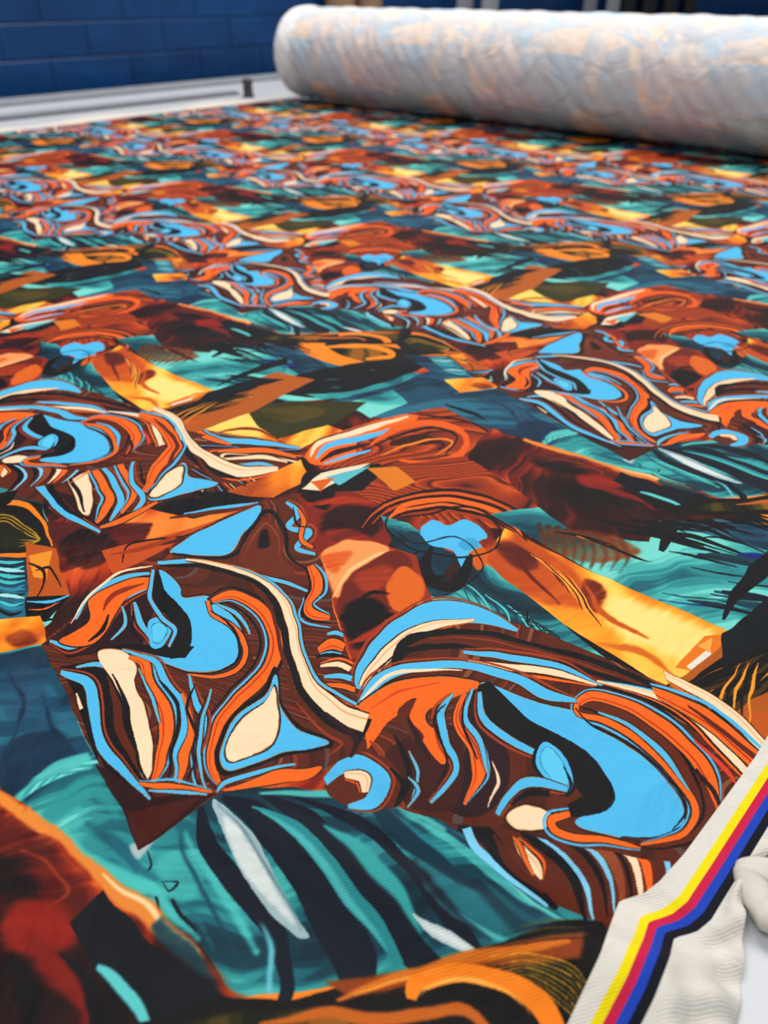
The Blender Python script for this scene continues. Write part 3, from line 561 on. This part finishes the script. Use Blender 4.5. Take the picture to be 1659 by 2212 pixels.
# ================= geometry helpers =================
def link(o): bpy.context.scene.collection.objects.link(o); return o
def mesh(name,vs,fs,m,smooth=True,parent=None):
    me=bpy.data.meshes.new(name); me.from_pydata([tuple(v) for v in vs],[],fs); me.update()
    me.materials.append(m)
    if smooth: me.polygons.foreach_set('use_smooth',[True]*len(me.polygons))
    o=link(bpy.data.objects.new(name,me))
    if parent: o.parent=parent; o.matrix_parent_inverse=parent.matrix_world.inverted()
    return o
def empty(name,loc,label,cat):
    e=link(bpy.data.objects.new(name,None)); e.location=loc; e.empty_display_size=.05
    e['label']=label; e['category']=cat
    bpy.context.view_layer.update(); return e
def boxpq(name,p0,p1,q0,q1,z0,z1,m,parent=None,bev=.01):
    bm=bmesh.new(); vs=[bm.verts.new(W(p,q,z)) for z in (z0,z1) for p,q in ((p0,q0),(p1,q0),(p1,q1),(p0,q1))]
    for f in ((3,2,1,0),(4,5,6,7),(0,1,5,4),(1,2,6,5),(2,3,7,6),(3,0,4,7)): bm.faces.new([vs[i] for i in f])
    bmesh.ops.recalc_face_normals(bm,faces=bm.faces)
    if bev: bmesh.ops.bevel(bm,geom=bm.edges[:],offset=bev*H,segments=2,affect='EDGES')
    me=bpy.data.meshes.new(name); bm.to_mesh(me); bm.free(); me.materials.append(m)
    o=link(bpy.data.objects.new(name,me))
    if parent: o.parent=parent; o.matrix_parent_inverse=parent.matrix_world.inverted()
    return o
def lathe(name,prof,center,m,seg=48,parent=None):
    vs=[];fs=[]
    for r,z in prof:
        for k in range(seg):
            a=2*math.pi*k/seg; vs.append((center[0]+r*math.cos(a),center[1]+r*math.sin(a),center[2]+z))
    for i in range(len(prof)-1):
        for k in range(seg):
            fs.append((i*seg+k,i*seg+(k+1)%seg,(i+1)*seg+(k+1)%seg,(i+1)*seg+k))
    fs.append(tuple(range((len(prof)-1)*seg,len(prof)*seg))); fs.append(tuple(reversed(range(seg))))
    return mesh(name,vs,fs,m,True,parent)
kp=[-.8,.40,.50,.57,.605,.635,.66,.72,.95,1.4,8]
ke=[-.10,-.098,-.106,-.120,-.126,-.106,-.098,-.090,-.076,-.075,-.075]
ky=[-.084,-.080,-.082,-.090,-.096,-.078,-.070,-.067,-.058,-.056,-.056]
ko=[.05,.05,.045,.04,.03,.02,.01,-.004,.0,.004,.0]
QL=-6.95; SW=.0108
ps=np.concatenate([np.linspace(-.7,1.2,230),np.linspace(1.2,6.36,190)[1:]])
fab=empty('printed_fabric',W(0,-.5,0),'marbled orange, teal and brown printed fabric spread on a table','fabric')
def qe(p): return np.interp(p,kp,ke)
ts=np.linspace(0,1,330)**1.9
V=[];UV=[]
for p in ps:
    e=float(qe(p))
    qs=e+(QL-e)*ts; zs=hgt(np.full_like(qs,p),qs)
    for q,z in zip(qs,zs):
        V.append(W(p,q,float(z))); UV.append((q,p))
nq=len(ts); Fs=[(i*nq+j,(i+1)*nq+j,(i+1)*nq+j+1,i*nq+j+1) for i in range(len(ps)-1) for j in range(nq-1)]
panel=mesh('printed_panel',V,Fs,MP,True,fab)
def setuv(o,name,UV):
    lay=o.data.uv_layers.new(name=name); idx=np.empty(len(o.data.loops),np.int32); o.data.loops.foreach_get('vertex_index',idx)
    lay.data.foreach_set('uv',np.asarray(UV,np.float32)[idx].ravel())
setuv(panel,'UVMap',UV)
V=[];UV=[];ST=[]
for p in ps:
    e=float(qe(p)); y=float(np.interp(p,kp,ky)); o_=float(np.interp(p,kp,ko))+.004*math.sin(p*23)
    o_=max(o_,y+.055)
    cs=[(e,0.0),((e+y)/2,.5)]+[(y+SW*i,1+i+ (1e-3 if i else 0)) for i in range(5)]
    cs+= [(y+SW*4+(o_-y-SW*4)*f,5.05+.9*f) for f in (.15,.3,.45,.6,.75,.9,1)]
    for q,s in cs:
        fr_=max(0,(s-5.05)/.9)
        z=float(hgt(p,q))*(1-.75*fr_)+math.sin(min(1,fr_*2)*math.pi/2)*(.008*(1+math.sin(p*31+s))+.008*math.sin(p*57+q*60)+.006*math.sin(p*95-q*120))
        V.append(W(p,q,max(z,.003))); UV.append((q,p)); ST.append((s/6,p))
nq=14; Fs=[(i*nq+j,i*nq+j+1,(i+1)*nq+j+1,(i+1)*nq+j) for i in range(len(ps)-1) for j in range(nq-1)]
sv=mesh('selvedge',V,Fs,MS,True,fab); setuv(sv,'UVMap',UV); setuv(sv,'Stripe',ST); sv['label']='white selvedge with yellow, red, blue and black stripes'
V=[];UV=[];ST=[]
for p in ps:
    for j in range(5):
        q=QL-.05*j; V.append(W(p,q,float(hgt(p,QL))*(1-j*.18)+.01*(1+math.sin(p*5))*j/4+.003*j)); UV.append((q,p)); ST.append((.05,p))
Fs=[(i*5+j,(i+1)*5+j,(i+1)*5+j+1,i*5+j+1) for i in range(len(ps)-1) for j in range(4)]
sl=mesh('selvedge',V,Fs,MS,True,fab); setuv(sl,'UVMap',UV); setuv(sl,'Stripe',ST); sl['label']='plain white selvedge edge'
# ---- roll ----
R=.405; RZ=.032
roll=empty('fabric_roll',W(6.33,-3.5,0),'thick roll of pale fabric, reverse side out','fabric roll')
qa,qb=-6.84,.15
def axp(q): return 6.37+(q+6.85)*(-.046)
V=[];UV=[];ED=[]
nu,nv=240,140
for i in range(nu):
    t=i/(nu-1); q=qa+(qb-qa)*t
    for j in range(nv+1):
        a=2*math.pi*j/nv
        r=R*(1-.012*(j/nv))+.003*math.sin(9*q+2*a)+.003*math.sin(23*q-3*a)+.0025*math.sin(41*q+9*math.sin(a*2))
        ins=min(q-qa,qb-q)
        if ins<.06: r*= (1-.10*(1-ins/.06)**2)
        if .06<q-qa<.22: r*=1+.020*math.sin((q-qa-.06)/.16*math.pi)
        pc=axp(q); 
        x=pc+r*math.sin(a); z=R+RZ-r*math.cos(a)
        V.append(W(x,q,z)); UV.append((q,2.3+a*R)); ED.append((1-float(sst(.24,.32,q-qa)),0))
Fs=[(i*(nv+1)+j,i*(nv+1)+j+1,(i+1)*(nv+1)+j+1,(i+1)*(nv+1)+j)[::-1] for i in range(nu-1) for j in range(nv)]
rb=mesh('rolled_fabric',V,Fs,MR,True,roll); setuv(rb,'UVMap',UV); setuv(rb,'Edge',ED)
for q,sg in ((qa,-1),(qb,1)):
    V=[];Fs=[];turns=9;seg=64;n_=turns*seg
    for k in range(n_+1):
        a=2*math.pi*k/seg; r=.13+(R*.9-.13)*k/n_
        for (dr,dq) in ((0,-.02),(0.012,.012*((k//seg)%2)),(.024,-.02)):
            V.append(W(axp(q)+(r+dr)*math.sin(a),q+sg*(dq),R+RZ-(r+dr)*math.cos(a)))
    for k in range(n_):
        for m_ in (0,1): Fs.append((k*3+m_,k*3+m_+1,(k+1)*3+m_+1,(k+1)*3+m_))
    s=mesh('layered_end',V,Fs,M_cloth,True,roll)
V=[];Fs=[]
prof=[(.10,qa-.03),(.125,qa-.03),(.125,qb+.03),(.10,qb+.03)]
for r,q in prof:
    for k in range(48):
        a=2*math.pi*k/48; V.append(W(axp(q)+r*math.sin(a),q,R+RZ-r*math.cos(a)))
for i in range(4):
    for k in range(48): Fs.append((i*48+k,i*48+(k+1)%48,((i+1)%4)*48+(k+1)%48,((i+1)%4)*48+k))
ct=mesh('core_tube',V,Fs,M_card,False,roll); ct['label']='brown cardboard core'
# ---- table ----
tab=empty('table',W(3,-4,-TZ/H),'long white-topped cutting table with steel legs','table')
boxpq('table_top',-1.2,11,-8.75,1.6,-.18,0,M_table,tab,.02)
boxpq('apron',-1.0,10.8,-8.5,1.4,-.5,-.18,M_metal,tab,.02)
for p in (-.8,5,10.4):
    for q in (-8.2,1.0): boxpq('leg',p,p+.25,q,q+.25,-TZ/H+.0,-.5,M_metal,tab,.02)
rail=empty('guide_rail',W(3,-7.75,0),'low grey aluminium guide rail beside the fabric','rail')
boxpq('rail_bar',-1.1,6.2,-7.84,-7.72,0.001,.04,M_alu,rail,.008)
boxpq('rail_groove',-1.1,6.2,-7.71,-7.68,0.001,.022,M_groove,rail,.003)
r2=boxpq('edge_rail',-1.2,11,-8.74,-8.64,.002,.07,M_alu,None,.02); r2['label']='raised grey metal edging along the table'; r2['category']='rail'
c=W(6.1,-7.42,0.001)
st=lathe('end_stop',[(.064*H,0),(.066*H,.01*H),(.052*H,.03*H),(.050*H,.13*H),(.058*H,.145*H),(.056*H,.17*H),(.03*H,.18*H),(.005*H,.18*H)],c,M_dark)
st['label']='small dark cylindrical stop standing on the white table'; st['category']='table stop'
# ---- soft folded cloth beside selvedge ----
cp=toPQ([(1655,1930)])[0]
c=W(cp[0]+.01,cp[1]+.016,0.002)
V=[];Fs=[];nu2,nv2=96,40
rx,ry,tr=.034*H,.030*H,.021*H
for i in range(nu2):
    a=2*math.pi*i/nu2
    ca,sa=math.cos(a),math.sin(a)
    ex=abs(ca)**.6*math.copysign(1,ca); ey=abs(sa)**.6*math.copysign(1,sa)
    for j in range(nv2):
        b_=2*math.pi*j/nv2
        rr=tr*(1+.08*math.sin(3*a+1)+.04*math.sin(7*a+2*b_)+.02*math.sin(15*a+b_))
        k=rr*math.cos(b_)
        V.append((c[0]+ex*(rx+k),c[1]+ey*(ry+k),c[2]+tr*.95+rr*.8*math.sin(b_)))
Fs=[(i*nv2+j,((i+1)%nu2)*nv2+j,((i+1)%nu2)*nv2+(j+1)%nv2,i*nv2+(j+1)%nv2) for i in range(nu2) for j in range(nv2)]
cl=mesh('folded_cloth',V,Fs,M_cloth,True,None); cl['label']='small off-white rounded cloth fold beside the striped selvedge'; cl['category']='cloth'
# ---- room ----
def quad(name,pts,m,uvs):
    me=bpy.data.meshes.new(name); me.from_pydata([tuple(p) for p in pts],[],[(0,1,2,3)]); me.materials.append(m)
    o=link(bpy.data.objects.new(name,me)); lay=me.uv_layers.new(name='UVMap')
    for i,u in enumerate(uvs): lay.data[i].uv=u
    o['kind']='structure'; return o
zf=-TZ/H; zt=2.2/H; qw=-9.3
quad('wall_left',[W(-12,qw,zf),W(48,qw,zf),W(48,qw,zt),W(-12,qw,zt)],MB,[(0,0),(60*H,0),(60*H,(zt-zf)*H),(0,(zt-zf)*H)])
quad('wall_back',[W(48,qw,zf),W(48,20,zf),W(48,20,zt),W(48,qw,zt)],MB,[(0,0),(29*H,0),(29*H,(zt-zf)*H),(0,(zt-zf)*H)])
quad('floor',[W(-12,qw,zf),W(-12,20,zf),W(48,20,zf),W(48,qw,zf)],M_floor,[(0,0),(1,0),(1,1),(0,1)])
def ray_at_q(u,v,q):
    a=(u-CX)/F; b_=(v-CY)/F; X=a; Y=C-b_*S
    qq=X*D2[0]+Y*D2[1]; t=q/qq; return (X*D1[0]+Y*D1[1])*t
for i,u in enumerate((735,795)):
    p=ray_at_q(u,10,-9.03); cc=W(p,-9.03,zf)
    o=lathe('cardboard_tube',[(.20*H,0),(.21*H,.01),(.21*H,1.75),(.20*H,1.76),(.16*H,1.76),(.16*H,1.6)],cc,M_card,32)
    o['label']='upright brown cardboard tube standing against the blue wall'; o['category']='tube'; o['group']='cardboard tubes by the wall'
p0=ray_at_q(1040,10,-8.6); p1=ray_at_q(1310,10,-8.6)
rk=empty('storage_rack',W((p0+p1)/2,-8.8,zf),'open grey steel storage rack standing by the blue wall','rack')
for p in (p0,p1):
    for q in (-9.1,-8.6): boxpq('upright',p,p+.26,q,q+.15,zf,zf+1.9/H,M_alu,rk,.01)
for z in (.3,.85,1.4,1.85): boxpq('shelf',p0,p1,-9.1,-8.5,zf+z/H,zf+z/H+.1,M_metal,rk,.01)
for k in range(4):
    u=1365+k*45; p=ray_at_q(u,10,-8.75)
    o=lathe('fabric_tube',[(.16*H,0),(.2*H,.02),(.2*H,1.5),(.17*H,1.53),(.05*H,1.53)],W(p,-8.9,zf),M_black,24)
    o['label']='black upright roll leaning by the blue wall'; o['category']='roll'; o['group']='dark rolls by the wall'
# ---- lights ----
sc_=bpy.context.scene
w=bpy.data.worlds.new('w'); sc_.world=w; w.use_nodes=True; w.node_tree.nodes['Background'].inputs[0].default_value=(.92,.95,1,1); w.node_tree.nodes['Background'].inputs[1].default_value=.36
def area(name,loc,tgt,size,e,col):
    L=bpy.data.lights.new(name,'AREA'); L.size=size[0]; L.shape='RECTANGLE'; L.size_y=size[1]; L.energy=e; L.color=col
    o=link(bpy.data.objects.new(name,L)); o.location=loc; o.rotation_euler=(Vector(tgt)-Vector(loc)).to_track_quat('-Z','Y').to_euler(); return o
area('ceiling_light',(0.3,1.9,3.4),(0.1,.9,.9),(2.4,1.0),82,(1,.97,.93))
area('ceiling_light',(-.9,.0,3.0),(0,.6,.9),(1.0,.7),20,(1,.98,.97))
cam=bpy.data.cameras.new('cam'); co=link(bpy.data.objects.new('camera',cam)); sc_.camera=co
cam.sensor_fit='VERTICAL'; cam.sensor_height=36; cam.sensor_width=27; cam.lens=36*F/2212; cam.clip_start=.01
co.location=(0,0,TZ+H); co.rotation_euler=(math.radians(90)-TH,0,0)
cam.dof.use_dof=True; cam.dof.focus_distance=1.36*H; cam.dof.aperture_fstop=10.5
sc_.view_settings.view_transform='Standard'
